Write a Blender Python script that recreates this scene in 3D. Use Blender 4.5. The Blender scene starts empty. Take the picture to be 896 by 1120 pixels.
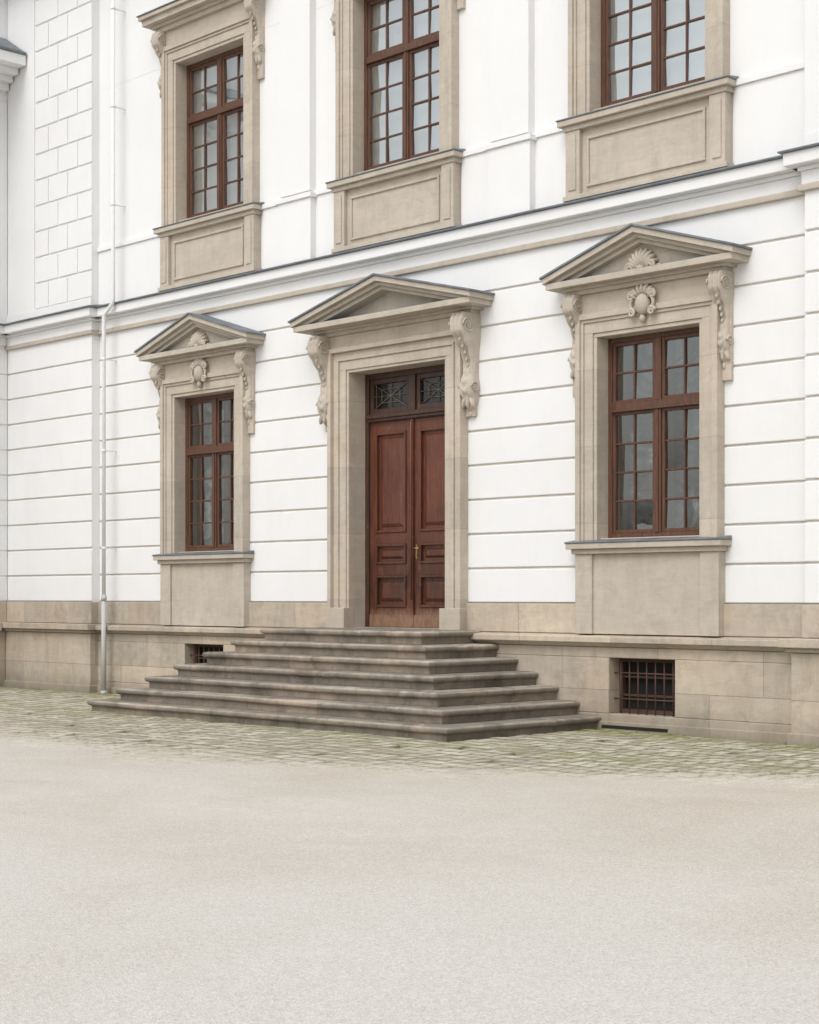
import bpy, math, random
import numpy as np
from mathutils import Vector, noise, Matrix
random.seed(7)
sc = bpy.context.scene
COL = sc.collection

# ------------------------------------------------------------------ nodes
class NT:
    def __init__(s, name):
        s.m = bpy.data.materials.new(name); s.m.use_nodes = True
        s.t = s.m.node_tree; s.n = s.t.nodes; s.l = s.t.links
        s.b = s.n['Principled BSDF']
        s.tc = s.n.new('ShaderNodeTexCoord')
    def set(s, node, k, v):
        if isinstance(v, bpy.types.NodeSocket): s.l.new(v, node.inputs[k])
        else: node.inputs[k].default_value = v
    def mapping(s, scale=(1,1,1), rot=(0,0,0)):
        n = s.n.new('ShaderNodeMapping'); s.l.new(s.tc.outputs['Object'], n.inputs[0])
        n.inputs['Scale'].default_value = scale; n.inputs['Rotation'].default_value = rot
        return n.outputs[0]
    def noise(s, vec, scale, detail=5, rough=.55, dist=0):
        n = s.n.new('ShaderNodeTexNoise'); s.l.new(vec, n.inputs['Vector'])
        n.inputs['Scale'].default_value = scale; n.inputs['Detail'].default_value = detail
        n.inputs['Roughness'].default_value = rough; n.inputs['Distortion'].default_value = dist
        return n.outputs['Fac']
    def ramp(s, fac, stops):
        n = s.n.new('ShaderNodeValToRGB'); s.l.new(fac, n.inputs[0])
        e = n.color_ramp.elements
        while len(e) < len(stops): e.new(.5)
        for i, (p, c) in enumerate(stops):
            e[i].position = p; e[i].color = (c if len(c) == 4 else (*c, 1)) if not isinstance(c, (int, float)) else (c, c, c, 1)
        return n.outputs[0]
    def mix(s, fac, a, b, mode='MIX'):
        n = s.n.new('ShaderNodeMix'); n.data_type = 'RGBA'; n.blend_type = mode
        def st(i, v):
            if isinstance(v, bpy.types.NodeSocket): s.l.new(v, n.inputs[i])
            elif isinstance(v, (int, float)): n.inputs[i].default_value = v
            else: n.inputs[i].default_value = (*v[:3], 1)
        st(0, fac)
        for i, v in ((6, a), (7, b)):
            if isinstance(v, (int, float)): v = (v, v, v)
            st(i, v)
        return n.outputs[2]
    def math(s, op, a, b=0.0, clamp=False):
        n = s.n.new('ShaderNodeMath'); n.operation = op; n.use_clamp = clamp
        for i, v in ((0, a), (1, b)):
            if isinstance(v, bpy.types.NodeSocket): s.l.new(v, n.inputs[i])
            else: n.inputs[i].default_value = v
        return n.outputs[0]
    def xyz(s):
        n = s.n.new('ShaderNodeSeparateXYZ'); s.l.new(s.tc.outputs['Object'], n.inputs[0]); return n.outputs
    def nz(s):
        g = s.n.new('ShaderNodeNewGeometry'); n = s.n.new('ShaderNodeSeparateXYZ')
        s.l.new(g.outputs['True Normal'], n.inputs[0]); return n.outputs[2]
    def comb(s, x, y, z=0.0):
        n = s.n.new('ShaderNodeCombineXYZ')
        for i, v in enumerate((x, y, z)):
            if isinstance(v, bpy.types.NodeSocket): s.l.new(v, n.inputs[i])
            else: n.inputs[i].default_value = v
        return n.outputs[0]
    def bump(s, h, strength=.3, dist=.01):
        n = s.n.new('ShaderNodeBump'); s.l.new(h, n.inputs['Height'])
        n.inputs['Strength'].default_value = strength; n.inputs['Distance'].default_value = dist
        s.l.new(n.outputs[0], s.b.inputs['Normal']); return n
    def attr(s, name):
        n = s.n.new('ShaderNodeAttribute'); n.attribute_name = name; return n.outputs['Fac']
    def color(s, c): s.set(s.b, 'Base Color', c if isinstance(c, bpy.types.NodeSocket) else (*c, 1))
    def rough(s, r): s.set(s.b, 'Roughness', r)

def stone(name, c1, c2, dark, brick=None, streak=.5, bump=.35, joint=.55, base_dirt=False, vary=.5, tread=None, warm=0):
    s = NT(name); v = s.mapping()
    big = s.ramp(s.noise(v, 1.3, 4, .6), [(.3, 0), (.7, 1)])
    col = s.mix(big, c1, c2)
    if warm:
        wn = s.ramp(s.noise(v, .9, 5, .6, .5), [(.48, 0), (.66, 1)])
        col = s.mix(s.math('MULTIPLY', wn, warm), col, (.50, .39, .29))
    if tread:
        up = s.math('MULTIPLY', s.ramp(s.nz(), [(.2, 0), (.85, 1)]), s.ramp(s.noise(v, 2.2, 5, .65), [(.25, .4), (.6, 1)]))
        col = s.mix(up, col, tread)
        pk = s.ramp(s.noise(s.mapping((1, 1, 2)), 1.1, 5, .6, .4), [(.51, 0), (.64, 1)])
        col = s.mix(s.math('MULTIPLY', pk, .6), col, (.40, .32, .26))
        ms = s.ramp(s.noise(v, 1.9, 7, .7, .3), [(.50, 0), (.64, 1)])
        col = s.mix(s.math('MULTIPLY', ms, .6), col, (.09, .083, .065))
    st = s.ramp(s.noise(s.mapping((4, 4, .9)), 1.6, 6, .65), [(.46, 0), (.76, 1)])
    col = s.mix(s.math('MULTIPLY', st, streak*.8), col, dark)
    pt = s.ramp(s.noise(v, 2.6, 7, .72, .5), [(.50, 0), (.68, 1)])
    col = s.mix(s.math('MULTIPLY', pt, streak*.85), col, dark)
    grain = s.noise(v, 90, 3, .7)
    col = s.mix(.5, col, s.ramp(grain, [(.3, .43), (.7, .60)]), 'OVERLAY')
    vein = s.noise(s.mapping((1, 1, 5)), 3.0, 7, .7, .8)
    col = s.mix(.3, col, s.ramp(vein, [(.35, .42), (.65, .60)]), 'OVERLAY')
    h = s.math('ADD', s.math('MULTIPLY', grain, .35), s.noise(v, 9, 6, .7))
    if brick:
        x = s.xyz()
        bt = s.n.new('ShaderNodeTexBrick')
        s.l.new(s.comb(s.math('ADD', x[0], x[1]), s.math('ADD', x[2], brick[2])), bt.inputs['Vector'])
        bt.inputs['Scale'].default_value = 1; bt.inputs['Brick Width'].default_value = brick[0]
        bt.inputs['Row Height'].default_value = brick[1]; bt.inputs['Mortar Size'].default_value = .005
        bt.inputs['Mortar Smooth'].default_value = .3
        bt.inputs['Color1'].default_value = (.41, .41, .41, 1); bt.inputs['Color2'].default_value = (.62, .60, .565, 1)
        bt.inputs['Mortar'].default_value = (.5, .5, .5, 1)
        col = s.mix(vary, col, bt.outputs['Color'], 'OVERLAY')
        col = s.mix(s.math('MULTIPLY', bt.outputs['Fac'], joint), col, dark)
        h = s.math('SUBTRACT', h, s.math('MULTIPLY', bt.outputs['Fac'], 1.2))
    if base_dirt:
        x = s.xyz()
        g = s.math('SUBTRACT', s.math('ADD', .5, s.math('MULTIPLY', s.noise(v, 3, 4), .55)), s.math('MULTIPLY', x[2], 2.2), True)
        col = s.mix(s.math('MULTIPLY', g, .75), col, tuple(k*.8 for k in dark))
    s.color(col); s.rough(.9); s.set(s.b, 'Specular IOR Level', .2)
    s.bump(h, bump, .012)
    return s.m

SA, SB, SD = (.45, .397, .333), (.525, .47, .403), (.30, .26, .215)
SAND = stone('sandstone', SA, SB, SD, None, .42)
SANDJ = stone('sandstone_blocks', SA, SB, SD, (3.1, .93, .3), .42, .35, .4, False, .38, None, .15)
PLIN = stone('plinth_stone', (.42, .368, .305), (.53, .468, .39), (.21, .182, .148), (1.45, .52, .04), .45, .5, .55, True, .75, None, .5)
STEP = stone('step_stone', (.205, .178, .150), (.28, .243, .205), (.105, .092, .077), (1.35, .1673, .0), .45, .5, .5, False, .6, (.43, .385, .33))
GROOVE = stone('groove_mortar', (.50, .46, .40), (.58, .54, .48), (.40, .36, .31), None, .4)

def plaster(name, c, dirt, amt):
    s = NT(name); v = s.mapping()
    st = s.ramp(s.noise(s.mapping((3, 3, .8)), 1.5, 6, .7), [(.5, 0), (.85, 1)])
    bl = s.ramp(s.noise(v, .8, 5, .6), [(.38, 0), (.72, 1)])
    col = s.mix(s.math('MULTIPLY', st, amt*.8), c, dirt)
    col = s.mix(s.math('MULTIPLY', bl, amt * .7), col, dirt)
    sp = s.ramp(s.noise(v, 14, 5, .75), [(.68, 0), (.74, 1)])
    col = s.mix(s.math('MULTIPLY', sp, .4), col, (.5, .45, .39))
    s.color(col); s.rough(.9); s.set(s.b, 'Specular IOR Level', .2)
    s.bump(s.math('ADD', s.noise(v, 5, 5, .6), s.math('MULTIPLY', s.noise(v, 130, 3), .3)), .25, .008)
    return s.m
WHITE = plaster('white_plaster', (.785, .787, .79), (.62, .61, .595), .26)

def slate():
    s = NT('slate_flashing'); v = s.mapping()
    n = s.noise(v, 4, 6, .7)
    s.color(s.ramp(n, [(.3, (.10, .118, .135)), (.7, (.20, .225, .245))])); s.rough(.55)
    s.bump(s.noise(v, 20, 4), .15, .005); return s.m
SLATE = slate()

def wood(name, a, b, c, rough=.45, kick=False):
    s = NT(name)
    g = s.noise(s.mapping((14, 14, 1.0)), 3, 6, .65, .6)
    col = s.ramp(g, [(.28, c), (.5, a), (.75, b)])
    wr = s.ramp(s.noise(s.mapping((3, 3, 1.5)), 4, 6, .75), [(.58, 0), (.72, 1)])
    col = s.mix(s.math('MULTIPLY', wr, .4), col, (.24, .14, .09))
    if kick:
        x = s.xyz()
        w = s.ramp(s.noise(s.mapping((1, 1, .5)), 1.6, 5, .6), [(.4, 0), (.7, 1)])
        col = s.mix(s.math('MULTIPLY', w, .5), col, (.20, .066, .032))
        dk = s.math('SUBTRACT', 1.0, s.math('MULTIPLY', s.math('ABSOLUTE', s.math('SUBTRACT', x[2], 1.85)), 1.3), True)
        dk = s.math('MULTIPLY', dk, s.ramp(s.noise(s.mapping((8, 8, 3)), 1.5, 6, .7), [(.36, 0), (.6, 1)]))
        col = s.mix(s.math('MULTIPLY', dk, .8), col, (.030, .014, .01))
        k = s.math('SUBTRACT', 1.0, s.math('MULTIPLY', s.math('SUBTRACT', x[2], s.math('ADD', 1.16, s.math('MULTIPLY', s.noise(s.mapping((5, 5, 1)), 2, 5, .75), .30))), 7), True)
        kk = s.math('MULTIPLY', k, s.ramp(s.noise(s.mapping((16, 16, 3)), 2, 6, .75), [(.35, .35), (.62, 1)]))
        col = s.mix(s.math('MULTIPLY', kk, .8), col, (.31, .195, .125))
        sc_ = s.ramp(s.noise(s.mapping((1.5, 1.5, 1.5)), 9, 6, .8, .6), [(.64, 0), (.67, 1)])
        col = s.mix(s.math('MULTIPLY', sc_, .6), col, (.33, .22, .15))
    s.color(col); s.rough(rough)
    s.bump(g, .2, .004); return s.m
WINW = wood('window_wood', (.100, .043, .025), (.160, .074, .040), (.045, .022, .014))
DOORW = wood('door_wood', (.095, .029, .016), (.15, .049, .026), (.035, .014, .009), .36, True)
DOORF = wood('door_frame_wood', (.055, .025, .017), (.10, .042, .026), (.025, .013, .01), .45)

def glass(name, gl, tint):
    s = NT(name)
    t = s.n.new('ShaderNodeBsdfTransparent'); t.inputs[0].default_value = (.86, .89, .88, 1)
    g = s.n.new('ShaderNodeBsdfGlossy'); g.inputs['Roughness'].default_value = .01
    g.inputs['Color'].default_value = (*tint, 1)
    bp = s.n.new('ShaderNodeBump'); s.l.new(s.noise(s.mapping(), 2.2, 2, .4), bp.inputs['Height'])
    bp.inputs['Strength'].default_value = .12; bp.inputs['Distance'].default_value = .02
    s.l.new(bp.outputs[0], g.inputs['Normal'])
    mx = s.n.new('ShaderNodeMixShader'); mx.inputs[0].default_value = gl
    s.l.new(t.outputs[0], mx.inputs[1]); s.l.new(g.outputs[0], mx.inputs[2])
    s.l.new(mx.outputs[0], s.n['Material Output'].inputs[0]); s.n.remove(s.b); return s.m
GL_LOW = glass('window_glass_dim', .25, (.82, .87, .87))
GL_UP = glass('window_glass_bright', .52, (.90, .95, .97))
GL_DR = glass('transom_glass', .10, (.7, .72, .72))
def backing(name, stops, sc_, det=3):
    s = NT(name); n = s.noise(s.mapping(sc_), 1.0, det, .6, .8)
    s.color(s.ramp(n, stops)); s.rough(.9); return s.m
RM_LOW = backing('painted_dim_room', [(.38, (.025, .027, .025)), (.46, (.10, .105, .10)), (.53, (.20, .205, .20)), (.60, (.50, .51, .49))], (1.9, 1, 2.1), 5)  # dim room, partial curtain and smudged reflections painted as noise blotches
RM_UP = backing('painted_bright_backing', [(.35, (.54, .56, .57)), (.65, (.62, .64, .65))], (.7, 1, .7), 2)  # pale tone painted behind the upper glass to brighten it like reflected sky

def simple(name, c, r=.5, metal=0):
    s = NT(name); v = s.mapping(); n = s.noise(v, 12, 5, .7)
    s.color(s.mix(n, tuple(k * .85 for k in c), tuple(min(.85, k * 1.12) for k in c))); s.rough(r)
    s.set(s.b, 'Metallic', metal); return s.m
IRON = simple('wrought_iron', (.17, .14, .11), .6, .2)
RUST = simple('rusty_iron', (.10, .055, .04), .7, .2)
BRASS = simple('brass', (.40, .28, .13), .4, .9)
PIPEW = simple('painted_pipe', (.78, .78, .775), .9)
PIPEG = simple('cast_iron_pipe', (.50, .50, .50), .85, 0)
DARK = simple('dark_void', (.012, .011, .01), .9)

# ------------------------------------------------------------------ mesh builder
class B:
    def __init__(s): s.v = []; s.f = []; s.mi = []; s.cur = 0; s.sm = []
    def add(s, vs, fs, smooth=False):
        o = len(s.v); s.v += [tuple(p) for p in vs]
        for f in fs: s.f.append([i + o for i in f]); s.mi.append(s.cur); s.sm.append(smooth)
    def box(s, x0, x1, y0, y1, z0, z1):
        vs = [(x0,y0,z0),(x1,y0,z0),(x1,y1,z0),(x0,y1,z0),(x0,y0,z1),(x1,y0,z1),(x1,y1,z1),(x0,y1,z1)]
        s.add(vs, [(0,3,2,1),(4,5,6,7),(0,1,5,4),(1,2,6,5),(2,3,7,6),(3,0,4,7)])
    def prism_y(s, poly, y0, y1):
        n = len(poly)
        vs = [(x, y0, z) for x, z in poly] + [(x, y1, z) for x, z in poly]
        fs = [tuple(range(n)), tuple(range(2*n-1, n-1, -1))]
        for i in range(n):
            j = (i+1) % n; fs.append((i, i+n, j+n, j))
        s.add(vs, fs)
    def prism_x(s, poly, x0, x1):
        n = len(poly)
        vs = [(x0, y, z) for y, z in poly] + [(x1, y, z) for y, z in poly]
        fs = [tuple(range(n-1, -1, -1)), tuple(range(n, 2*n))]
        for i in range(n):
            j = (i+1) % n; fs.append((i, j, j+n, i+n))
        s.add(vs, fs)
    def sph(s, c, r, rot=0, n=10, m=6):
        vs = []; fs = []
        ca, sa = math.cos(rot), math.sin(rot)
        for i in range(m+1):
            th = math.pi*i/m
            for j in range(n):
                ph = 2*math.pi*j/n
                x, y, z = r[0]*math.sin(th)*math.cos(ph), r[1]*math.sin(th)*math.sin(ph), r[2]*math.cos(th)
                vs.append((c[0]+x*ca+z*sa, c[1]+y, c[2]-x*sa+z*ca))
        for i in range(m):
            for j in range(n):
                k = (j+1) % n; fs.append((i*n+j, (i+1)*n+j, (i+1)*n+k, i*n+k))
        s.add(vs, fs, True)
    def tube(s, pts, r, n=8, cap=True):
        pts = [Vector(p) for p in pts]; vs = []; fs = []
        rr = r if isinstance(r, (list, tuple)) else [r]*len(pts)
        up = None
        for i, p in enumerate(pts):
            d = (pts[min(i+1, len(pts)-1)] - pts[max(i-1, 0)]).normalized()
            if up is None:
                a = Vector((0,0,1)) if abs(d.z) < .9 else Vector((1,0,0)); up = d.cross(a).normalized()
            up = (up - d*up.dot(d)).normalized(); w = d.cross(up)
            for j in range(n):
                a = 2*math.pi*j/n; vs.append(p + (up*math.cos(a) + w*math.sin(a))*rr[i])
        for i in range(len(pts)-1):
            for j in range(n):
                k = (j+1) % n; fs.append((i*n+j, i*n+k, (i+1)*n+k, (i+1)*n+j))
        if cap:
            fs.append(tuple(range(n-1,-1,-1))); fs.append(tuple((len(pts)-1)*n+j for j in range(n)))
        s.add(vs, fs, True)
    def slab(s, x0, x1, y0, y1, z0, z1, holes):
        zs = sorted({z0, z1} | {h[2] for h in holes if z0 < h[2] < z1} | {h[3] for h in holes if z0 < h[3] < z1})
        for a, b in zip(zs, zs[1:]):
            hs = sorted([h for h in holes if h[2] <= a + 1e-6 and h[3] >= b - 1e-6])
            x = x0
            for h in hs:
                if h[1] <= x0 or h[0] >= x1: continue
                if h[0] > x: s.box(x, h[0], y0, y1, a, b)
                x = h[1]
            if x < x1: s.box(x, x1, y0, y1, a, b)

def make(name, b, mats, parent=None, bevel=0, label=None, seg=1):
    me = bpy.data.meshes.new(name); me.from_pydata(b.v, [], b.f); me.update()
    for m in (mats if isinstance(mats, list) else [mats]): me.materials.append(m)
    me.polygons.foreach_set('material_index', b.mi); me.polygons.foreach_set('use_smooth', b.sm)
    o = bpy.data.objects.new(name, me); COL.objects.link(o)
    if parent: o.parent = parent
    if bevel:
        m = o.modifiers.new('bevel', 'BEVEL'); m.width = bevel; m.segments = seg
        m.limit_method = 'ANGLE'; m.angle_limit = math.radians(40)
    if label: o['label'] = label
    return o

bld = bpy.data.objects.new('palace_building', None); COL.objects.link(bld); bld.location = (0, 0, 0)
bld['label'] = 'white plastered palace facade with sandstone window surrounds and pediments'
bld['category'] = 'building'

FL = 1.17
WX = (-4.25, 4.27)
UX = (-4.12, 0.0, 4.25)
HWL, HWU = .75, .845
CH = .448; CZ0 = 1.52
XL, XR = -7.2, 6.45
XW = -9.85
XQ = -8.94
G = .013
GD = .020

# ------------------------------------------------------------------ wall
b = B()
holesG = [(c-HWL-.04, c+HWL+.04, 2.22, 4.79) for c in WX] + [(-.99, .99, 0, 4.79)]
holesU = [(c-HWU-.04, c+HWU+.04, 7.40, 10.05) for c in UX]
b.cur = 1
b.slab(XL-.1, 14, GD, .60, 1.0, 6.08, holesG)
b.cur = 0
b.slab(XL-.1, 14, .0, .60, 6.08, 12.6, holesU)
def courses_x(b, x0, x1, yf, yb, n0, n1, z0, excl, joints=None, GG=G):
    for k in range(n0, n1):
        a, c = z0 + k*CH + GG, z0 + (k+1)*CH - GG
        ex = sorted([e for e in excl if e[2] < c and e[3] > a])
        segs = []; x = x0
        for e in ex:
            if e[0] > x: segs.append((x, e[0]))
            x = max(x, e[1])
        if x < x1: segs.append((x, x1))
        for s0, s1 in segs:
            cuts = [s0, s1]
            if joints:
                cuts = sorted([s0, s1] + [j for j in joints[k % 2] if s0 < j < s1])
            for u, w in zip(cuts, cuts[1:]):
                uu = u + (GG if u != s0 else 0); ww = w - (GG if w != s1 else 0)
                ch = .007
                b.prism_x([(yf, a+ch), (yf+ch, a), (yb, a), (yb, c), (yf+ch, c), (yf, c-ch)][::-1], uu, ww)
exG = [(c-.9, c+.9, 1.0, 4.9) for c in WX] + [(-1.1, 1.1, 0, 4.9)]
courses_x(b, XL, XR, 0, GD+.005, 0, 10, CZ0, exG)
for x0, x1 in ((XL, -5.35), (-2.9, -1.2), (1.2, 3.05), (5.45, XR)):
    b.box(x0, x1, -.05, .02, 7.36, 7.43)
    b.box(x0, x1, -.022, .02, 6.43, 7.36)
for cx in (-2.05, 2.12):
    b.box(cx-.36, cx+.36, -.13, .02, 6.44, 7.33)
    b.box(cx-.39, cx+.39, -.16, .02, 7.33, 7.40)
    b.box(cx-.33, cx+.33, -.12, .02, 7.43, 12.3)
make('wall', b, [WHITE, GROOVE], bld, .004, 'white banded plaster wall with sandy grooves')

J = [[-8.52, -7.92], [-8.22, -7.62]]
for first in (True, False):
    xa, xb = (XW-.3, XL) if first else (XR, 14)
    b = B(); b.cur = 1
    gd = GD
    e = -.012 if first else 0
    b.box(xa if first else xa+.012, xb+e, -.155+gd, .3 if first else .01, 1.0, 6.2)
    b.cur = 0
    if first: b.box(XL-.012, XL-.003, -.155+gd, .1, 1.0, 6.2)
    b.box(xa, xb-.003, -.155+gd+.001, .3 if first else .01, 6.2, 12.6)
    x0 = max(xa, XW)
    courses_x(b, x0, xb, -.155, -.155+gd+.005, 0, 10, CZ0, [])
    if first:
        courses_x(b, XQ, xb, -.157, -.155+gd+.005, 0, 13, 6.60, [], J, .014)
        b.box(XW, XQ-.028, -.157, -.12, 6.60, 12.3)
    else: b.box(x0, xb, -.16, -.13, 6.60, 12.3)
    b.box(x0, xb, -.172, -.12, 6.44, 6.60)
    make('corner_pier', b, [WHITE, GROOVE], bld, .004, 'white rusticated corner pier')

# ------------------------------------------------------------------ string course
def string(b, x0, x1, off, e0=0, e1=0):
    for z0, z1, p, m in ((5.98, 6.05, .055, 1), (6.05, 6.20, .030, 0), (6.20, 6.25, .06, 0), (6.25, 6.392, .17, 0)):
        b.cur = m
        b.box(x0 - p*e0, x1 + p*e1, -p-off, .03, z0, z1)
    b.cur = 2
    p = .215
    b.prism_x([(-p-off, 6.392), (-p-off, 6.415), (-.02, 6.47), (.03, 6.47), (.03, 6.392)][::-1], x0 - p*e0, x1 + p*e1)
b = B()
string(b, XL+.003, XR-.003, 0)
string(b, XW-.1, XL, .15, 0, 1)
string(b, XR, 14, .15, 1, 0)
make('cornice', b, [WHITE, SAND, SLATE], bld, .014, 'white string course cornice with slate flashing', 2)

# ------------------------------------------------------------------ plinth
b = B()
bw = [(-4.74, -3.77), (3.70, 4.67)]
ph = [(a, c, .2, .87) for a, c in bw]
b.slab(XL-.1, 6.33, -.08, .4, -.3, 1.0, ph)
b.slab(XL-.1, 6.33, -.115, -.05, -.3, .11, [])
b.box(XW-.3, XL+.08, -.24, .3, -.3, 1.0)
b.box(XW-.3, XL+.11, -.275, .3, -.3, .13)
b.box(6.33, 14, -.24, .3, -.3, 1.0)
b.box(6.30, 14, -.275, .3, -.3, .13)
z0, z1, p = 1.0, 1.05, .12
b.prism_x([(-.09, z0), (.3, z0), (.3, z1), (-.16, z1)], XL+.1, 6.3)
b.prism_x([(-.20, z1), (.3, z1), (.3, z1+.1), (0, z1+.1), (-.20, z1+.075)], XL+.1, 6.3)
for q0, q1 in ((XW-.3, XL+.08), (6.33, 14)):
    e0 = .1 if q0 > 0 else 0; e1 = .1 if q0 < 0 else 0
    b.box(q0-e0*.5, q1+e1*.5, -.29, .3, 1.0, 1.05); b.box(q0-e0, q1+e1, -.36, .3, 1.05, 1.152)
for s0, s1 in ((XL, -1.2), (1.2, XR)):
    b.box(s0, s1, -.035, .2, 1.153, 1.52)
b.box(XW-.1, XL+.02, -.185, .2, 1.155, 1.52); b.box(XR-.02, 14, -.185, .2, 1.155, 1.52)
make('plinth', b, [PLIN], bld, .009, 'weathered sandstone plinth with projecting ledge')

for i, (a, c) in enumerate(bw):
    b = B()
    for x0, x1, z0, z1 in ((a-.0, a+.05, .2, .87), (c-.05, c, .2, .87), (a+.05, c-.05, .82, .87), (a+.05, c-.05, .2, .25)):
        b.box(x0, x1, .12, .2, z0, z1)
    bwn = make('basement_window', b, RUST, bld, .004, 'small barred basement window in the plinth')
    b = B(); b.box(a-.05, c+.05, .22, .26, .1, .95)
    make('pane', b, DARK, bwn)  # opaque dark back sheet, painted in place of the unlit basement
    b = B()
    for k in range(7):
        x = a+.1+k*(c-a-.2)/6
        b.tube([(x, .03, .2), (x, .03, .87)], .009, 6)
    for z in (.38, .69): b.tube([(a, .03, z), (c, .03, z)], .010, 6)
    for z in (.42, .64): b.box(a+.05, c-.05, .14, .17, z-.012, z+.012)
    make('grille', b, RUST, bwn)
b = B(); b.box(3.62, 4.60, -.119, -.10, .025, .065)
make('vent_slot', b, DARK, bld)

# ------------------------------------------------------------------ ornaments
def lerp(tab, t):
    for (a, va), (c, vc) in zip(tab, tab[1:]):
        if t <= c:
            k = (t-a)/(c-a); k = k*k*(3-2*k); return va + (vc-va)*k
    return tab[-1][1]
PT = [(0,.29),(.07,.33),(.17,.33),(.27,.25),(.38,.16),(.5,.115),(.6,.125),(.70,.165),(.78,.165),(.86,.12),(.93,.08),(1,.025)]
WT = [(0,1),(.2,1),(.42,.78),(.6,.72),(.74,.9),(.86,.75),(.95,.45),(1,.15)]
def console(b, cx, zt, h, w, ps, y0=0):
    nt, nu = 60, 18
    vs = []; fs = []
    for i in range(nt+1):
        t = i/nt; ww = w*lerp(WT, t)/2; p = lerp(PT, t)*ps
        for j in range(nu+1):
            u = -1 + 2*j/nu
            q = p + .018*ps*math.cos(u*math.pi*3)*(1 if t < .55 else .4)
            if .22 < t < .58: q -= .02*(1-u*u)*math.sin((t-.22)/.36*math.pi)
            if t > .5: q += .022*abs(math.sin(t*34+abs(u)*2.5))*(1-abs(u)*.4)*min(1, (t-.5)*6)
            q *= (1 - .3*abs(u)**10)
            vs.append((cx+u*ww, y0-q, zt-t*h))
    for i in range(nt):
        for j in range(nu):
            a = i*(nu+1)+j; fs.append((a, a+nu+1, a+nu+2, a+1))
    b.add(vs, fs, True)
    for sgn, j in ((-1, 0), (1, nu)):
        vs2 = []; fs2 = []
        for i in range(nt+1):
            v = vs[i*(nu+1)+j]; vs2 += [v, (v[0], y0+.02, v[2])]
        for i in range(nt):
            f = (2*i, 2*i+1, 2*i+3, 2*i+2); fs2.append(f if sgn < 0 else f[::-1])
        b.add(vs2, fs2)
        for ct, r0, tn in ((.13, .088*h/1.1, 2.3), (.74, .062*h/1.1, 1.8)):
            cp = lerp(PT, ct)*ps - r0*1.05; cz = zt-ct*h
            xw = cx + sgn*(w*lerp(WT, ct)/2+.002)
            pts = []; rr = []
            for k in range(30):
                f = k/29; a = f*tn*2*math.pi; r = r0*(1-f*.88)
                pts.append((xw, y0-cp-r*math.cos(a), cz+r*math.sin(a))); rr.append(.013*(1-.4*f))
            b.tube(pts, rr, 6); b.sph((xw, y0-cp, cz), (.012, .016, .016), n=8, m=5)
    for k in range(5):
        t = .26+k*.065; b.sph((cx, y0-lerp(PT, t)*ps-.002, zt-t*h), (.026-.002*k, .02, .032), n=8, m=5)
    for sgn in (-1, 0, 1):
        b.sph((cx+sgn*w*.27, y0-.10*ps, zt-h*.88), (.03, .045*ps, .075*h), rot=-sgn*.35, n=8, m=6)
    b.sph((cx, y0-.045, zt-h*1.0), (.024, .03, .05), n=8, m=6)

def shell(b, cx, y, cz, r, n=9, span=1.25):
    for k in range(n):
        a = -span + 2*span*k/(n-1)
        b.sph((cx+math.sin(a)*r*.52, y, cz+math.cos(a)*r*.52), (r*.15, r*.34, r*.50), rot=a, n=8, m=7)
    for sgn in (-1, 1):
        pts = []; rr = []
        for k in range(22):
            f = k/21; a = f*3.6*math.pi; q = r*.34*(1-.85*f)
            pts.append((cx+sgn*(r*.66-q*math.cos(a)), y-r*.22, cz+q*math.sin(a)-r*.02)); rr.append(r*.09)
        b.tube(pts, rr, 6)
        b.sph((cx+sgn*r*1.15, y+.01, cz-r*.02), (r*.34, r*.22, r*.12), rot=sgn*.25, n=8, m=6)
    b.sph((cx, y-.01, cz-r*.05), (r*.28, r*.36, r*.22), n=10, m=6)

def cartouche(b, cx, y, cz, r):
    # shield with a fluted shell top, framed by C-scrolls
    b.sph((cx, y, cz-r*.05), (r*.46, r*.38, r*.58), n=16, m=10)
    for k in range(7):
        a = -1.0 + 2.0*k/6
        b.sph((cx+math.sin(a)*r*.72, y-.004, cz+r*.05+math.cos(a)*r*.72), (r*.13, r*.24, r*.30), rot=a, n=8, m=6)
    for sgn in (-1, 1):
        for (ox, oz, q0, ph, dr) in ((.70, .42, .26, 0, 1), (.66, -.48, .24, math.pi, -1)):
            pts = []; rr = []
            for k in range(22):
                f = k/21; a = ph+dr*f*3.2*math.pi; q = r*q0*(1-.82*f)
                pts.append((cx+sgn*(r*ox-q*math.cos(a)), y-r*.12, cz+r*oz+q*math.sin(a))); rr.append(r*.10*(1-.45*f))
            b.tube(pts, rr, 6)
        pts = [(cx+sgn*r*(.50+.26*math.sin(t*math.pi)), y-r*.08, cz+r*(.45-t*.95)) for t in [k/12 for k in range(13)]]
        b.tube(pts, r*.10, 6)
    b.sph((cx, y, cz-r*.82), (r*.16, r*.22, r*.24), n=8, m=6)

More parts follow.
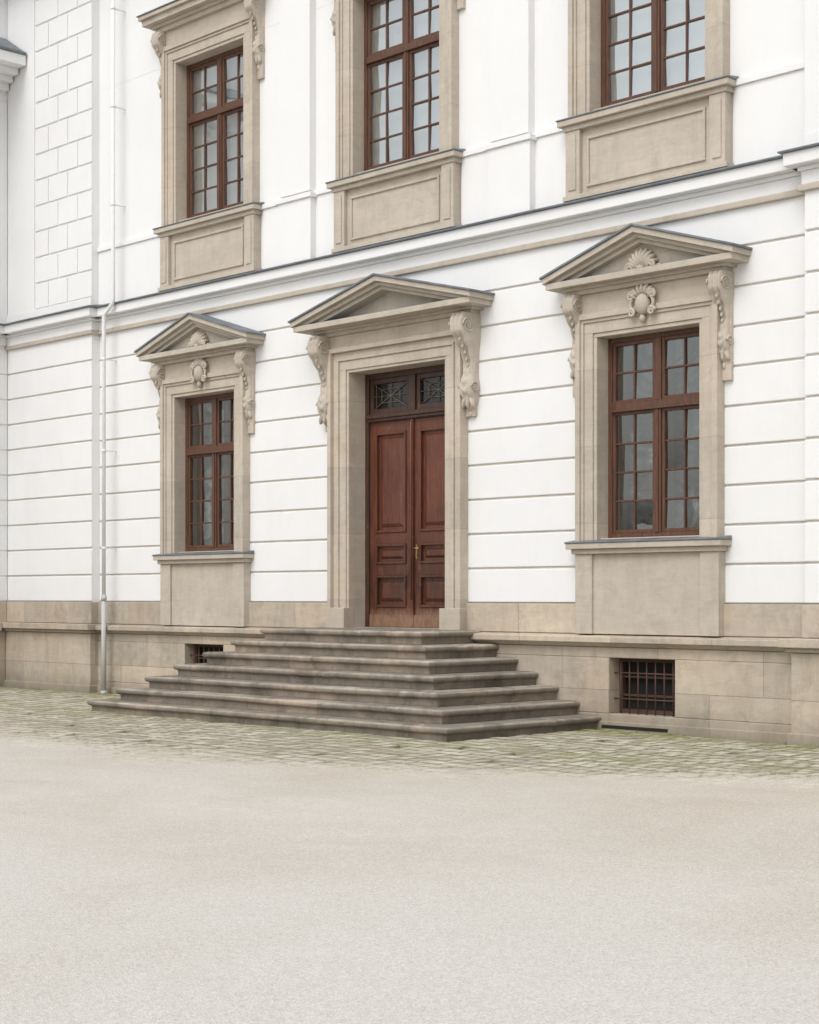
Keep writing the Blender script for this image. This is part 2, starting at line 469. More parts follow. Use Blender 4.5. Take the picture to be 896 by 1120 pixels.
def pediment(b, cx, h, dz, P):
    z0 = 5.27+dz
    for a, c, p, e in ((z0, z0+.05, .17, .24), (z0+.05, z0+.085, .21, .18), (z0+.085, z0+.16, P-.03, .03)):
        b.box(cx-h+e, cx+h-e, -p, .02, a, c)
    zt, za = 5.49+dz, 5.925+dz
    def chev(th0, th1, p, e):
        sl = (za-zt)/h
        for sg in (-1, 1):
            xo = h-e
            q = [(cx+sg*xo, za-sl*xo-th1), (cx, za-th1), (cx, za-th0), (cx+sg*xo, za-sl*xo-th0)]
            if sg > 0: q = q[::-1]
            b.prism_y(q, -p, .02)
    chev(.12, .17, P-.13, .10)
    chev(.07, .12, P-.07, .04)
    chev(.0, .07, P, .0)
    b.prism_y([(cx-h+.25, z0+.16), (cx+h-.25, z0+.16), (cx, za-.15)], -.13, .02)
    b.cur = 1
    chev(-.030, -.002, P+.025, -.025)
    b.box(cx-h+.25, cx+h-.25, -(P-.05), -.13, z0+.161, z0+.170)
    b.cur = 0

def rings(b, cx, hw, zb, zt, bands, yb):
    o = hw
    for wd, p in bands:
        b.box(cx-o-wd, cx-o, -p, yb, zb, zt+o-hw)
        b.box(cx+o, cx+o+wd, -p, yb, zb, zt+o-hw)
        b.box(cx-o-wd, cx+o+wd, -p, yb, zt+o-hw, zt+o-hw+wd)
        o += wd

# ------------------------------------------------------------------ window unit
def window_unit(cx, dz, zb, zt, ztr, sill_t, sill_hw, ap0, ap_hw, gl, room, upper):
    HW = HWU if upper else HWL
    b = B(); yf = .13; F = .06
    b.box(cx-HW, cx-HW+F, yf, yf+.1, zb, zt); b.box(cx+HW-F, cx+HW, yf, yf+.1, zb, zt)
    b.box(cx-HW+F, cx+HW-F, yf, yf+.1, zt-F, zt); b.box(cx-HW+F, cx+HW-F, yf, yf+.1, zb, zb+F)
    b.box(cx-HW+F, cx+HW-F, yf-.012, yf+.1, ztr-.05, ztr+.05)
    b.box(cx-HW+F, cx+HW-F, yf-.035, yf-.012, ztr-.055, ztr-.025)
    b.box(cx-.048, cx+.048, yf-.006, yf+.1, zb+F, ztr-.05); b.box(cx-.048, cx+.048, yf-.006, yf+.1, ztr+.05, zt-F)
    b.box(cx-.018, cx+.018, yf-.022, yf-.006, zb+F, ztr-.055)
    pv = B(); ib = B(); yi = .36
    ib.box(cx-.06, cx+.06, yi, yi+.04, zb, zt); ib.box(cx-HW, cx-.06, yi, yi+.04, ztr-.06, ztr+.06); ib.box(cx+.06, cx+HW, yi, yi+.04, ztr-.06, ztr+.06)
    ib.box(cx-HW, cx-HW+.1, yi, yi+.04, zb, zt); ib.box(cx+HW-.1, cx+HW, yi, yi+.04, zb, zt)
    for sg in (-1, 1):
        xa, xb = sorted((cx+sg*.048, cx+sg*(HW-F)))
        for (za, zb2, rows) in ((zb+F, ztr-.05, 4), (ztr+.05, zt-F, 2)):
            S = .042; y0, y1 = yf+.014, yf+.075
            b.box(xa, xa+S, y0, y1, za, zb2); b.box(xb-S, xb, y0, y1, za, zb2)
            b.box(xa+S, xb-S, y0, y1, za, za+S); b.box(xa+S, xb-S, y0, y1, zb2-S, zb2)
            xm = (xa+xb)/2; m = .012
            b.box(xm-m, xm+m, y0+.008, y1, za+S, zb2-S)
            hh = (zb2-za-2*S)/rows
            for r in range(1, rows):
                z = za+S+r*hh
                b.box(xa+S, xm-m, y0+.010, y1, z-m, z+m); b.box(xm+m, xb-S, y0+.010, y1, z-m, z+m)
            for r in range(rows):
                for c0, c1 in ((xa+S, xm-m), (xm+m, xb-S)):
                    z0 = za+S+r*hh; z1 = z0+hh
                    tx, tz = random.uniform(-.004, .004), random.uniform(-.006, .006)
                    y = yf+.045
                    pv.add([(c0, y-tx-tz, z0), (c1, y+tx-tz, z0), (c1, y+tx+tz, z1), (c0, y-tx+tz, z1)], [(0,1,2,3)])
    win = make('window', b, WINW, bld, .004, 'tall multi-pane window with red-brown wooden frame')
    make('pane', pv, gl, win)
    if not upper: make('inner_sash', ib, WINW, win)
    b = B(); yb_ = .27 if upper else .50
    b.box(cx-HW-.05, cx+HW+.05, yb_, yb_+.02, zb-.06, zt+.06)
    make('painted_backing', b, room, win)  # opaque plane behind the glass carrying the painted interior and reflection tones
    b = B()
    rings(b, cx, HW, sill_t, zt, ((.05, .085), (.13, .105), (.04, .125), (.07, .15)), .3)
    b.box(cx-HW-.03, cx+HW+.03, -.02, .3, sill_t-.03, zb)
    o1 = HW+.29
    b.box(cx-o1, cx+o1, -.11, .02, zt+.29, 5.27+dz)
    for sg in (-1, 1):
        xa, xb = sorted((cx+sg*o1, cx+sg*(o1+.12))); b.box(xa, xb, -.05, .02, 4.05+dz, 5.27+dz)
    make('surround', b, SANDJ, win, .006, seg=2)
    b = B(); P = .22
    b.box(cx-sill_hw, cx+sill_hw, -P, .0, sill_t-.09, sill_t-.02)
    b.box(cx-sill_hw+.05, cx+sill_hw-.05, -P+.05, .0, sill_t-.15, sill_t-.09)
    b.cur = 1
    b.prism_x([(-P-.015, sill_t-.02), (-.01, sill_t-.02), (-.01, sill_t+.03), (-P-.015, sill_t-.003)], cx-sill_hw-.012, cx+sill_hw+.012)
    make('sill', b, [SAND, SLATE], win, .008, seg=2)
    b = B(); at = sill_t-.15
    if upper:
        b.box(cx-ap_hw, cx+ap_hw, -.09, .02, ap0, at)
        for sg in (-1, 1):
            xa, xb = sorted((cx+sg*ap_hw, cx+sg*(ap_hw-.22)))
            b.box(xa, xb, -.15, -.09, ap0+.0, at)
            b.box(xa+.05, xb-.05, -.165, -.15, ap0+.12, at-.06)
        x0, x1, z0, z1 = cx-ap_hw+.30, cx+ap_hw-.30, ap0+.14, at-.10
        for q in ((x0, x1, z0, z0+.035), (x0, x1, z1-.035, z1), (x0, x0+.035, z0+.035, z1-.035), (x1-.035, x1, z0+.035, z1-.035)):
            b.box(q[0], q[1], -.115, -.09, q[2], q[3])
        b.box(cx-ap_hw-.03, cx+ap_hw+.03, -.17, .02, ap0, ap0+.06)
    else:
        b.box(cx-ap_hw, cx+ap_hw, -.10, .02, ap0, at)
        for sg in (-1, 1):
            xa, xb = sorted((cx+sg*(ap_hw), cx+sg*(ap_hw-.26))); b.box(xa, xb, -.135, -.10, ap0, at)
    make('apron', b, SAND, win, .006, seg=2)
    if upper:
        b = B()
        for a, c, p, h in ((10.53, 10.60, .17, 1.25), (10.60, 10.65, .22, 1.31), (10.65, 10.74, .32, 1.42), (10.74, 10.80, .37, 1.46)):
            b.box(cx-h, cx+h, -p, .02, a, c)
        b.cur = 1; b.box(cx-1.48, cx+1.48, -.39, .02, 10.802, 10.82)
        make('hood_cornice', b, [SAND, SLATE], win, .006, seg=2)
    else:
        b = B(); pediment(b, cx, 1.39, dz, .36)
        make('pediment', b, [SAND, SLATE], win, .006, seg=2)
    for sg in (-1, 1):
        b = B(); console(b, cx+sg*(o1+.03), 5.27+dz, 1.05, .2, .78)
        make('console', b, SAND, win)
    if not upper:
        b = B(); shell(b, cx, -.17, 5.46+dz, .23); cartouche(b, cx, -.16, 5.05+dz, .22)
        make('carved_ornament', b, SAND, win)

for cx in WX:
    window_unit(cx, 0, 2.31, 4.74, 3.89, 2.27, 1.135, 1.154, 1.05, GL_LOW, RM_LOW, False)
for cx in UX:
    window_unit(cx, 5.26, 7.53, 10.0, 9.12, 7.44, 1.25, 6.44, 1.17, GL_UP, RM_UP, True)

# ------------------------------------------------------------------ door
b = B(); DW = .94; yd = .27
b.box(-DW, -DW+.07, yd-.03, yd+.1, FL, 4.74); b.box(DW-.07, DW, yd-.03, yd+.1, FL, 4.74)
b.box(-DW+.07, DW-.07, yd-.03, yd+.1, 4.66, 4.74)
b.box(-DW+.07, DW-.07, yd-.04, yd+.1, 4.05, 4.17); b.box(-DW+.07, DW-.07, yd-.09, yd-.04, 4.10, 4.145)
b.box(-DW+.07, DW-.07, yd-.065, yd-.04, 4.06, 4.10)
b.box(-.06, .06, yd-.03, yd+.1, 4.17, 4.66)
door = make('door', b, DOORF, bld, .006, 'dark red-brown panelled wooden double door', 2)
b = B()
for sg in (-1, 1):
    xa, xb = sorted((sg*.06, sg*(DW-.07)))
    b.box(xa, xa+.07, yd, yd+.06, 4.17, 4.66); b.box(xb-.07, xb, yd, yd+.06, 4.17, 4.66)
    b.box(xa+.07, xb-.07, yd, yd+.06, 4.17, 4.24); b.box(xa+.07, xb-.07, yd, yd+.06, 4.59, 4.66)
make('transom_sash', b, DOORF, door, .005)
b = B()
for sg in (-1, 1):
    xa, xb = sorted((sg*.12, sg*(DW-.13)))
    b.add([(xa, yd+.04, 4.22), (xb, yd+.04, 4.22), (xb, yd+.04, 4.61), (xa, yd+.04, 4.61)], [(0,1,2,3)])
make('pane', b, GL_DR, door)
b = B(); b.box(-DW, DW, yd+.2, yd+.22, 4.05, 4.78); make('painted_backing', b, DARK, door)  # near-black sheet behind the transom stands in for the unlit interior
b = B()
for sg in (-1, 1):
    xa, xb = sorted((sg*.13, sg*(DW-.14))); xm = (xa+xb)/2; zm = 4.415; za, zc = 4.24, 4.59
    y = yd+.02
    L = [((xa, za), (xb, zc)), ((xa, zc), (xb, za)), ((xa, zm), (xb, zm)), ((xm, za), (xm, zc))]
    hx, hz = (xb-xa)*.27, .095
    L += [((xm-hx, zm-hz), (xm+hx, zm-hz)), ((xm+hx, zm-hz), (xm+hx, zm+hz)), ((xm+hx, zm+hz), (xm-hx, zm+hz)), ((xm-hx, zm+hz), (xm-hx, zm-hz))]
    for p0, p1 in L:
        b.tube([(p0[0], y, p0[1]), (p1[0], y, p1[1])], .006, 5)
make('grille', b, IRON, door)
def leaf(sg):
    b = B(); xa, xb = sorted((sg*.004, sg*(DW-.07))); z0, z1 = FL+.012, 4.05
    y0 = yd; S = .13
    b.box(xa, xb, y0+.03, y0+.08, z0, z1)
    rails = [(z0, 1.46), (1.90, 2.06), (2.34, 2.50), (3.90, z1)]
    b.box(xa, xa+S, y0, y0+.03, z0, z1); b.box(xb-S, xb, y0, y0+.03, z0, z1)
    for a, c in rails: b.box(xa+S, xb-S, y0, y0+.03, a, c)
    for (a, c) in ((1.46, 1.90), (2.06, 2.34), (2.50, 3.90)):
        x0, x1 = xa+S, xb-S
        m = .032
        for q in ((x0, x1, a, a+m), (x0, x1, c-m, c), (x0, x0+m, a+m, c-m), (x1-m, x1, a+m, c-m)):
            b.box(q[0], q[1], y0-.020, y0+.03, q[2], q[3])
        i = .075; j = .05
        o = [(x0+i, a+i), (x1-i, a+i), (x1-i, c-i), (x0+i, c-i)]
        n = [(x0+i+j, a+i+j), (x1-i-j, a+i+j), (x1-i-j, c-i-j), (x0+i+j, c-i-j)]
        if c-a < .3: n = [(x0+i+j, a+i+.03), (x1-i-j, a+i+.03), (x1-i-j, c-i-.03), (x0+i+j, c-i-.03)]
        vs = [(x, y0+.03, z) for x, z in o] + [(x, y0+.002, z) for x, z in n]
        b.add(vs, [(0,1,5,4), (1,2,6,5), (2,3,7,6), (3,0,4,7), (4,5,6,7)])
    b.box(xa+.01, xb-.01, y0-.022, y0, z0, z0+.17)
    return make('door_leaf', b, DOORW, door, .005, seg=2)
leaf(-1); leaf(1)
b = B(); b.box(-.032, .028, yd-.035, yd-.0, FL+.02, 4.045)
b.tube([(0, yd-.03, FL+.4), (0, yd-.042, FL+.41), (0, yd-.042, 4.0), (0, yd-.03, 4.01)], .016, 8)
make('meeting_stile', b, DOORW, door, .006)
b = B()
b.box(.060, .090, yd-.010, yd, 2.12, 2.32)
b.tube([(.075, yd-.01, 2.27), (.075, yd-.06, 2.27), (.09, yd-.065, 2.27), (.17, yd-.06, 2.265)], .009, 8)
b.sph((.075, yd-.015, 2.17), (.009, .01, .014))
make('handle', b, BRASS, door)
b = B()
rings(b, 0, DW, FL, 4.74, ((.04, .075), (.13, .095), (.035, .12), (.085, .10), (.07, .16)), .42)
b.box(-1.30, 1.30, -.12, .02, 4.74+.36, 5.27)
for sg in (-1, 1):
    xa, xb = sorted((sg*1.30, sg*1.46)); b.box(xa, xb, -.05, .02, 3.95, 5.27)
    xa, xb = sorted((sg*.935, sg*1.31)); b.box(xa, xb, -.175, .02, FL-.01, FL+.28)
make('surround', b, SANDJ, door, .007, 'moulded sandstone door surround', 2)
b = B(); b.box(-DW+.002, DW-.002, -.06, .45, FL-.1, FL+.008)
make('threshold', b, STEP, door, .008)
b = B(); pediment(b, 0, 1.75, 0, .46)
make('pediment', b, [SAND, SLATE], door, .007, 'plain triangular sandstone door pediment', 2)
for sg in (-1, 1):
    b = B(); console(b, sg*1.40, 5.27, 1.28, .25, 1.05)
    make('console', b, SAND, door)

# ------------------------------------------------------------------ wing
b = B()
b.cur = 1; b.box(-17, XW-.018, -7, .3, -.2, 12.9)
b.cur = 0
for k in range(10):
    a, c = CZ0+k*CH+G, CZ0+(k+1)*CH-G
    b.box(XW-.03, XW, -6.97, -.16, a, c)
b.box(XW-.03, XW+.01, -7.0, -.165, 6.44, 10.4)
b.cur = 2
b.box(XW-.04, XW+.08, -7.0, -.25, -.2, 1.0); b.box(XW-.04, XW+.18, -7.1, -.37, 1.0, 1.149); b.box(XW-.04, XW+.03, -7, -.19, 1.15, 1.52)
b.cur = 0
for z0, z1, p in ((6.06, 6.20, .030), (6.20, 6.25, .06), (6.25, 6.39, .17)):
    b.box(XW-.04, XW+p, -7.0, -.19, z0, z1)
for z0, z1, p in ((10.58, 10.70, .10), (10.70, 10.80, .24), (10.80, 10.90, .42), (10.90, 11.08, .66)):
    b.box(-17, XW+p, -7.0-p, -.185, z0, z1)
b.cur = 3
b.box(XW-.04, XW+.21, -7.0, -.192, 6.393, 6.42)
b.box(-17, XW+.69, -7.7, -.188, 11.082, 11.13)
b.add([(XW+.66, -7.65, 11.13), (XW+.66, -.189, 11.13), (XW, -.189, 11.53), (XW, -7.65, 11.53)], [(0,1,2,3)])
make('wing', b, [WHITE, WHITE, PLIN, SLATE], bld, .006, 'white side wing with slate covered cornice')
b = B()
for z0, z1, p in ((12.3, 12.5, .12), (12.5, 12.62, .3), (12.62, 12.8, .55)):
    b.box(XW-.4, 14, -p-.16, .4, z0, z1)
b.cur = 1
b.add([(XW-.5, -.8, 12.81), (14, -.8, 12.81), (14, 7, 18), (XW-.5, 7, 18)], [(0,1,2,3)])
b.box(XW-.5, 14.1, -.8, -.7, 12.803, 12.9)
make('roof', b, [WHITE, SLATE], bld)

# ------------------------------------------------------------------ downpipe
def smooth_path(P, r=.12, n=5):
    out = [Vector(P[0])]
    for i in range(1, len(P)-1):
        a, p, c = Vector(P[i-1]), Vector(P[i]), Vector(P[i+1])
        d1 = (a-p); d2 = (c-p); q = min(r, d1.length*.45, d2.length*.45)
        s0 = p+d1.normalized()*q; s1 = p+d2.normalized()*q
        for k in range(n+1):
            t = k/n; out.append(s0*(1-t)**2 + p*2*t*(1-t) + s1*t*t)
    out.append(Vector(P[-1])); return out
b = B()
xu, xl = -6.45, -6.70
b.tube(smooth_path([(xu, -.24, 12.4), (xu, -.24, 6.40), (xl, -.25, 6.22), (xl, -.25, 1.6)], .06), .033, 12)
for z in (11.2, 9.6, 8.0, 5.5, 4.0, 2.4):
    x = xu if z > 6.4 else xl; y = -.24 if z > 6.4 else -.25
    b.tube([(x, y, z-.02), (x, y, z+.02)], .040, 12); b.box(x-.01, x+.01, y, .0, z-.01, z+.01)
b.cur = 1
b.tube([(xl, -.25, 1.62), (xl, -.25, .05)], .040, 12)
b.tube([(xl, -.25, 1.54), (xl, -.25, 1.63)], .048, 12)
b.tube([(xl, -.25, .0), (xl, -.25, .06)], .055, 12)
make('downpipe', b, [PIPEW, PIPEG], bld, 0, 'white painted rainwater pipe with grey cast iron foot')

# ------------------------------------------------------------------ steps
st = bpy.data.objects.new('stone_staircase', None); COL.objects.link(st)
st.location = (0, -1.5, 0)
st['label'] = 'dark weathered stone steps rising on three sides to the door'; st['category'] = 'steps'
W0, P0, TX, TXL, TY, RH = 1.53, 1.10, .335, .305, .268, FL/7
def ring(w, p, wl):
    y1 = -.06; pts = []
    def seg(a, c):
        n = max(2, int((Vector(c)-Vector(a)).length/.08))
        for i in range(n): pts.append((a[0]+(c[0]-a[0])*i/n, a[1]+(c[1]-a[1])*i/n))
    A, Bq, C, D = (-wl, y1), (-wl, -p), (w, -p), (w, y1)
    seg(A, Bq); seg(Bq, C); seg(C, D); pts.append(D)
    return pts
for i in range(7):
    w, p, wl = W0+i*TX, P0+i*TY, W0+i*TXL
    zb = (6-i)*RH
    prof = [(0, -.05 if i == 6 else -.02), (0, .078), (.010, .088), (.030, .094), (.040, .102), (.046, .114), (.048, .128), (.045, .145), (.034, .157), (.014, RH-.002), (-.02, RH), (-.14, RH+.001), (-.40, RH)]
    b = B(); vs = []
    r = ring(w, p, wl); n = len(r)
    for o, z in prof:
        for (x, y) in r:
            W_ = w if x > 0 else wl
            xx = x*(W_+o)/W_
            f = (y+.06)/(-p+.06); yy = -.06 + f*(-p-o+.06)
            nz_ = noise.noise(Vector((x*1.3+i*9, y*1.3, 1)))*.012 + noise.noise(Vector((x*7+i*3, y*7, 4)))*.007
            ch = max(0, noise.noise(Vector((x*11+i*5, y*11, 9)))-.3)*.06
            cen = noise.noise(Vector((x*.5, i*3.3, 2)))*.010
            d = (nz_ - ch) if o >= -.02 else 0
            vs.append((xx + (math.copysign(d, x) if abs(abs(x)-W_) < 1e-4 else 0), yy - (d if abs(y+p) < 1e-4 else 0), zb+z+((nz_*.4+cen-ch*.4) if z > .05 and o > -.3 else 0)))
    fs = []
    for k in range(len(prof)-1):
        for j in range(n-1):
            fs.append((k*n+j, k*n+j+1, (k+1)*n+j+1, (k+1)*n+j))
    b.add(vs, fs, True)
    top = [vs[(len(prof)-1)*n+j] for j in range(n)]
    b.add(top, [tuple(range(n))])
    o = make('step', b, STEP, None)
    o.parent = st; o.matrix_parent_inverse = Matrix.Translation((0, 1.5, 0))
    m = o.modifiers.new('es', 'EDGE_SPLIT'); m.split_angle = math.radians(50)

# ------------------------------------------------------------------ ground
def bnd(x):
    tab = [(-60, 5.0), (-10, 5.3), (-1.5, 5.6), (1, 5.9), (3.3, 6.0), (5.2, 5.4), (7, 4.2), (8.5, 3.2), (60, 2.6)]
    for (a, va), (c, vc) in zip(tab, tab[1:]):
        if x <= c: return va+(vc-va)*(max(x, a)-a)/(c-a)
    return 2.6
def sm(a, c, x):
    t = min(1, max(0, (x-a)/(c-a))); return t*t*(3-2*t)
def gz(x, y):
    d = -y; bb = bnd(x) + noise.noise(Vector((x*.5, y*.5, 0)))*.9
    k = sm(bb-1.8, bb+1.6, d)
    z = -.010+.028*k
    z += noise.noise(Vector((x*1.9, y*1.9, 5)))*.008*(.3+k) + noise.noise(Vector((x*6, y*6, 8)))*.004
    return z, sm(bb-2.6, bb+.9, d)
xs = np.concatenate([[-600, -300, -120, -60, -30, -20], np.arange(-14, 12.01, .06), [14, 17, 22, 30, 60, 120, 300, 600]])
ys = np.concatenate([[-600, -300, -120, -60, -30, -20, -14, -11, -10], np.arange(-9.0, .21, .06), [1, 5, 20, 60, 200, 600]])
V = []; K = []
for y in ys:
    for x in xs:
        z, k = gz(x, y)
        if y < -8.9 or abs(x+1) > 13.1: z = .018; k = 1 if y < -8.9 else k
        V.append((x, y, z)); K.append(1-k)
nx = len(xs); Fc = [(j*nx+i, j*nx+i+1, (j+1)*nx+i+1, (j+1)*nx+i) for j in range(len(ys)-1) for i in range(nx-1)]
me = bpy.data.meshes.new('ground'); me.from_pydata(V, [], Fc); me.update()
at = me.attributes.new('near', 'FLOAT', 'POINT'); at.data.foreach_set('value', K)
me.polygons.foreach_set('use_smooth', [True]*len(Fc))
def gravel_color(s):
    v = s.mapping()
    fine = s.noise(v, 95, 3, .8); mid = s.noise(v, 24, 5, .7); big = s.noise(v, .34, 5, .6, .5)
    vo = s.n.new('ShaderNodeTexVoronoi'); s.l.new(v, vo.inputs['Vector']); vo.inputs['Scale'].default_value = 100
    bw_ = s.n.new('ShaderNodeRGBToBW'); s.l.new(vo.outputs['Color'], bw_.inputs[0])
    x = s.xyz()
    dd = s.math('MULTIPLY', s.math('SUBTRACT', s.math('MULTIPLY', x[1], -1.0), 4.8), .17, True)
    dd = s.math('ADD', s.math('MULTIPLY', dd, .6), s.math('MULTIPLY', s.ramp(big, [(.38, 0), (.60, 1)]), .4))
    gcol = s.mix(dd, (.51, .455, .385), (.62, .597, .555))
    gcol = s.mix(.72, gcol, s.ramp(fine, [(.3, .34), (.5, .5), (.72, .67)]), 'OVERLAY')
    gcol = s.mix(.36, gcol, s.ramp(bw_.outputs[0], [(.15, .28), (.85, .73)]), 'OVERLAY')
    gcol = s.mix(.28, gcol, s.ramp(mid, [(.3, .42), (.7, .58)]), 'OVERLAY')
    return v, fine, mid, vo, gcol
s = NT('gravel_ground')
v, fine, mid, vo, gcol = gravel_color(s)
x = s.xyz()
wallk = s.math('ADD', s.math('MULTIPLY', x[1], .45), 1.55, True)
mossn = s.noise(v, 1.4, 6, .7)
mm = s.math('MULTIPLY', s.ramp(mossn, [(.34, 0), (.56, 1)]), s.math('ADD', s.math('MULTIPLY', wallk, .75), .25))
moss = s.mix(mm, (.27, .235, .17), (.17, .185, .05))
moss = s.mix(.6, moss, s.ramp(fine, [(.3, .3), (.7, .65)]), 'OVERLAY')
near = s.ramp(s.math('ADD', s.attr('near'), s.math('MULTIPLY', s.math('SUBTRACT', mid, .5), .9)), [(.25, 0), (1.0, 1)])
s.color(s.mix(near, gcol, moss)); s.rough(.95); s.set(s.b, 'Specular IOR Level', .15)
s.bump(s.math('ADD', s.math('ADD', fine, s.math('MULTIPLY', mid, .6)), s.math('MULTIPLY', vo.outputs['Distance'], .8)), .55, .008)
me.materials.append(s.m)
g = bpy.data.objects.new('ground', me); COL.objects.link(g); g['kind'] = 'structure'

# cobbles
b = B(); rnd = []; edg = []; fad = []
def in_stairs(x, y): return -(W0+6*TXL) < x < W0+6*TX and y > -(P0+6*TY)
y = -.17; row = 0
while y > -8.6:
    rh = .225+random.uniform(-.008, .008); x = -10.6+random.uniform(0, .2)
    while x < 10.5:
        w = random.uniform(.15, .19)
        cx, cy = x+w/2, y-rh/2
        cy2 = cy + .24*math.sin(cx*.55+.6)
        wall_y = -.30 if (cx < -7.05 or cx > 6.28) else -.13
        bb = bnd(cx) + noise.noise(Vector((cx*.5, cy2*.5, 7)))*.9
        fade = sm(bb-1.9, bb+1.2, -cy2)
        if not in_stairs(cx, cy2) and cy2 < wall_y-.03 and -cy2 < bb+1.8 and random.random() > .01+.75*fade**2 and cx > XW+.15:
            g_ = .008; hw, hh = w/2-g_, rh/2-g_
            tz = .018+random.uniform(-.004, .004)-.008*fade
            jx = [random.uniform(-.005, .005) for _ in range(8)]; tl = [random.uniform(-.003, .003) for _ in range(4)]
            cs = [(-1,-1),(1,-1),(1,1),(-1,1)]
            vs = [(cx+a*hw+jx[n], cy2+c*hh+jx[n+4], -.04) for n, (a, c) in enumerate(cs)]
            vs += [(cx+a*hw+jx[n], cy2+c*hh+jx[n+4], tz-.018) for n, (a, c) in enumerate(cs)]
            vs += [(cx+a*(hw-.011)+jx[n], cy2+c*(hh-.020)+jx[n+4], tz+tl[n]-.004) for n, (a, c) in enumerate(cs)]
            vs += [(cx+a*(hw-.022)+jx[n], cy2+c*(hh-.040)+jx[n+4], tz+tl[n]) for n, (a, c) in enumerate(cs)]
            fs = []
            for q in (0, 4, 8):
                for n in range(4):
                    m = (n+1) % 4; fs.append((q+n, q+m, q+4+m, q+4+n))
            fs.append((12,13,14,15)); r = random.random()
            b.add(vs, fs, True); rnd += [r]*16; edg += [1]*8+[.55]*4+[0]*4; fad += [fade]*16
        x += w
    y -= rh; row += 1
s = NT('cobble_stone')
v, fine, mid, vo, gcol = gravel_color(s)
r = s.attr('rnd')
cc = s.ramp(r, [(0, (.32, .285, .24)), (.5, (.43, .39, .33)), (1, (.55, .51, .445))])
cc = s.mix(.6, cc, s.ramp(s.noise(v, 30, 5, .7), [(.3, .38), (.7, .62)]), 'OVERLAY')
x = s.xyz()
wallk = s.math('ADD', s.math('MULTIPLY', x[1], .35), 1.75, True)
mp = s.math('MULTIPLY', s.ramp(s.noise(v, .9, 5, .65), [(.38, 0), (.62, 1)]), wallk)
jc = s.mix(mp, (.235, .205, .145), (.16, .18, .05))
cc = s.mix(s.ramp(s.math('ADD', s.attr('edge'), s.math('MULTIPLY', s.math('SUBTRACT', s.noise(v, 25, 4, .7), .5), .5)), [(.15, 0), (.65, 1)]), cc, jc)
dw = s.math('ADD', x[1], s.math('ADD', .55, s.math('MULTIPLY', s.noise(v, .8, 4), .9)))
ds = s.math('SUBTRACT', .38, s.math('MULTIPLY', s.math('ABSOLUTE', s.math('ADD', x[1], 2.9)), .6), True)
mz = s.math('MAXIMUM', s.ramp(dw, [(0.0, 0), (.6, 1)]), ds)
mz = s.math('MULTIPLY', s.math('ADD', s.math('MULTIPLY', mz, .9), .03), s.ramp(s.noise(v, 3.5, 6, .75), [(.38, 0), (.56, 1)]), True)
cc = s.mix(mz, cc, (.185, .20, .05))
fd = s.ramp(s.math('ADD', s.attr('fade'), s.math('MULTIPLY', s.math('SUBTRACT', mid, .5), .9)), [(.20, 0), (.85, .95)])
cc = s.mix(fd, cc, gcol)
s.color(cc); s.rough(.88); s.bump(s.noise(v, 40, 5, .7), .35, .008)
o = make('cobblestone_paving', b, s.m); o['kind'] = 'structure'
for nm, dat in (('rnd', rnd), ('edge', edg), ('fade', fad)):
    a_ = o.data.attributes.new(nm, 'FLOAT', 'POINT'); a_.data.foreach_set('value', dat)

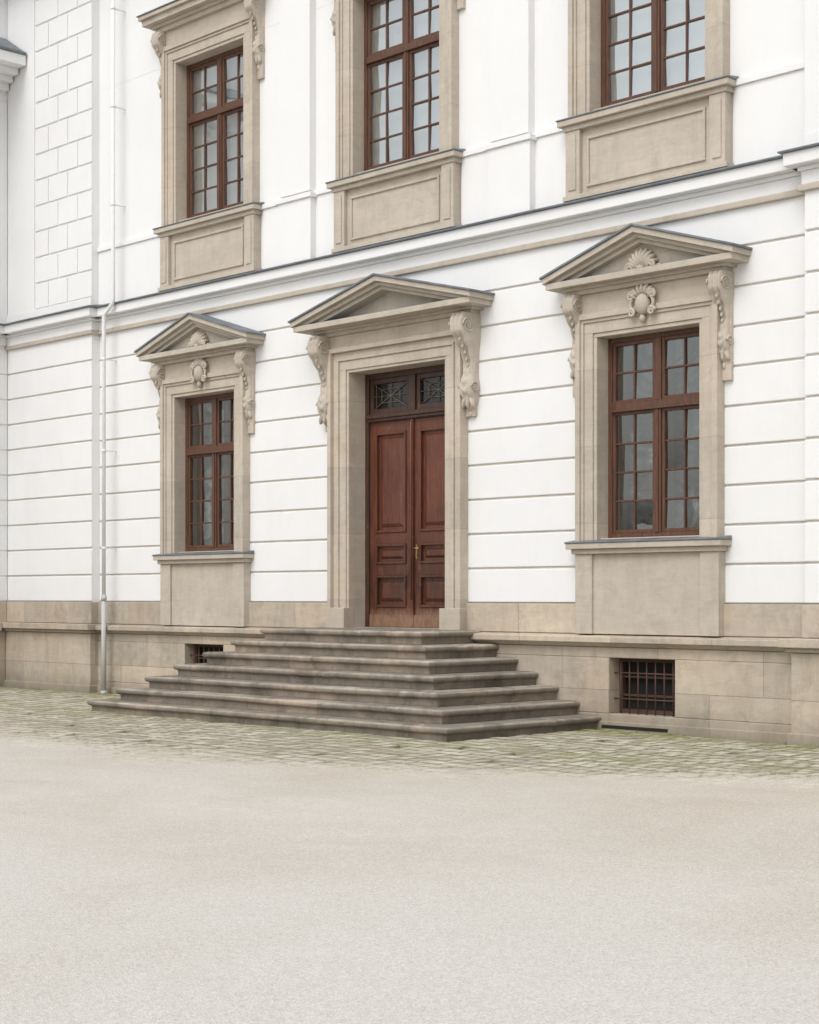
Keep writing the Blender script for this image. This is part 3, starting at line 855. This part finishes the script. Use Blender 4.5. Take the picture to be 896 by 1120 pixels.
b = B()
def tuft(x, y, n, h):
    z0 = -.01
    for _ in range(n):
        a = random.uniform(0, 6.28); l = h*random.uniform(.5, 1.2); px = x+random.gauss(0, .02); py = y+random.gauss(0, .012)
        dx, dy = math.cos(a), math.sin(a); w = .004; le = random.uniform(.2, .7)*l
        b.add([(px-dy*w, py+dx*w, z0), (px+dy*w, py-dx*w, z0), (px+dx*le, py+dy*le, z0+l+.01)], [(0,1,2)])
for _ in range(4200):
    if random.random() < .75:
        x = random.uniform(-9.6, 7.5); wl = -.29 if (x < -7.05 or x > 6.28) else -.13
        y = wl - abs(random.gauss(0, .32)) - .01
        if in_stairs(x, y): continue
    else:
        x = random.uniform(-4.5, 6); y = -2.75-abs(random.gauss(0, .22))
        if in_stairs(x, y): continue
    if noise.noise(Vector((x*.8, y*.8, 3))) < -.15: continue
    tuft(x, y, 7, random.uniform(.016, .032))
s = NT('moss_grass'); v = s.mapping()
s.color(s.ramp(s.noise(v, 6, 4), [(.3, (.14, .16, .04)), (.7, (.27, .285, .085))])); s.rough(.8)
o = make('moss_and_grass', b, s.m); o['kind'] = 'stuff'

# ------------------------------------------------------------------ light
w = bpy.data.worlds.new('World'); sc.world = w; w.use_nodes = True
nt = w.node_tree; bg = nt.nodes['Background']
sky = nt.nodes.new('ShaderNodeTexSky'); sky.sky_type = 'NISHITA'; sky.sun_disc = False
EL, AZ = math.radians(50), math.radians(165)
sky.sun_elevation = EL; sky.sun_rotation = AZ; sky.dust_density = 4; sky.air_density = 1.5
hs = nt.nodes.new('ShaderNodeHueSaturation'); hs.inputs['Saturation'].default_value = .14; hs.inputs['Value'].default_value = 1.12
nt.links.new(sky.outputs[0], hs.inputs['Color']); nt.links.new(hs.outputs[0], bg.inputs[0])
bg.inputs[1].default_value = .15
su = bpy.data.lights.new('sun', 'SUN'); su.energy = .70; su.angle = math.radians(35); su.color = (1, .98, .96)
so = bpy.data.objects.new('sun', su); COL.objects.link(so)
d = Vector((math.sin(AZ)*math.cos(EL), math.cos(AZ)*math.cos(EL), math.sin(EL)))
so.rotation_euler = d.to_track_quat('Z', 'Y').to_euler(); so.location = (0, -10, 20)

cam = bpy.data.cameras.new('camera'); co = bpy.data.objects.new('camera', cam); COL.objects.link(co)
co.location = (16.26, -15.78, 1.6); co.rotation_euler = (math.radians(90), 0, math.radians(45.5))
cam.sensor_fit = 'VERTICAL'; cam.sensor_height = 36; cam.lens = 58.4; cam.shift_y = .083
cam.clip_end = 2000; cam.clip_start = .1
sc.camera = co
sc.view_settings.view_transform = 'Standard'; sc.view_settings.look = 'None'; sc.view_settings.exposure = 0
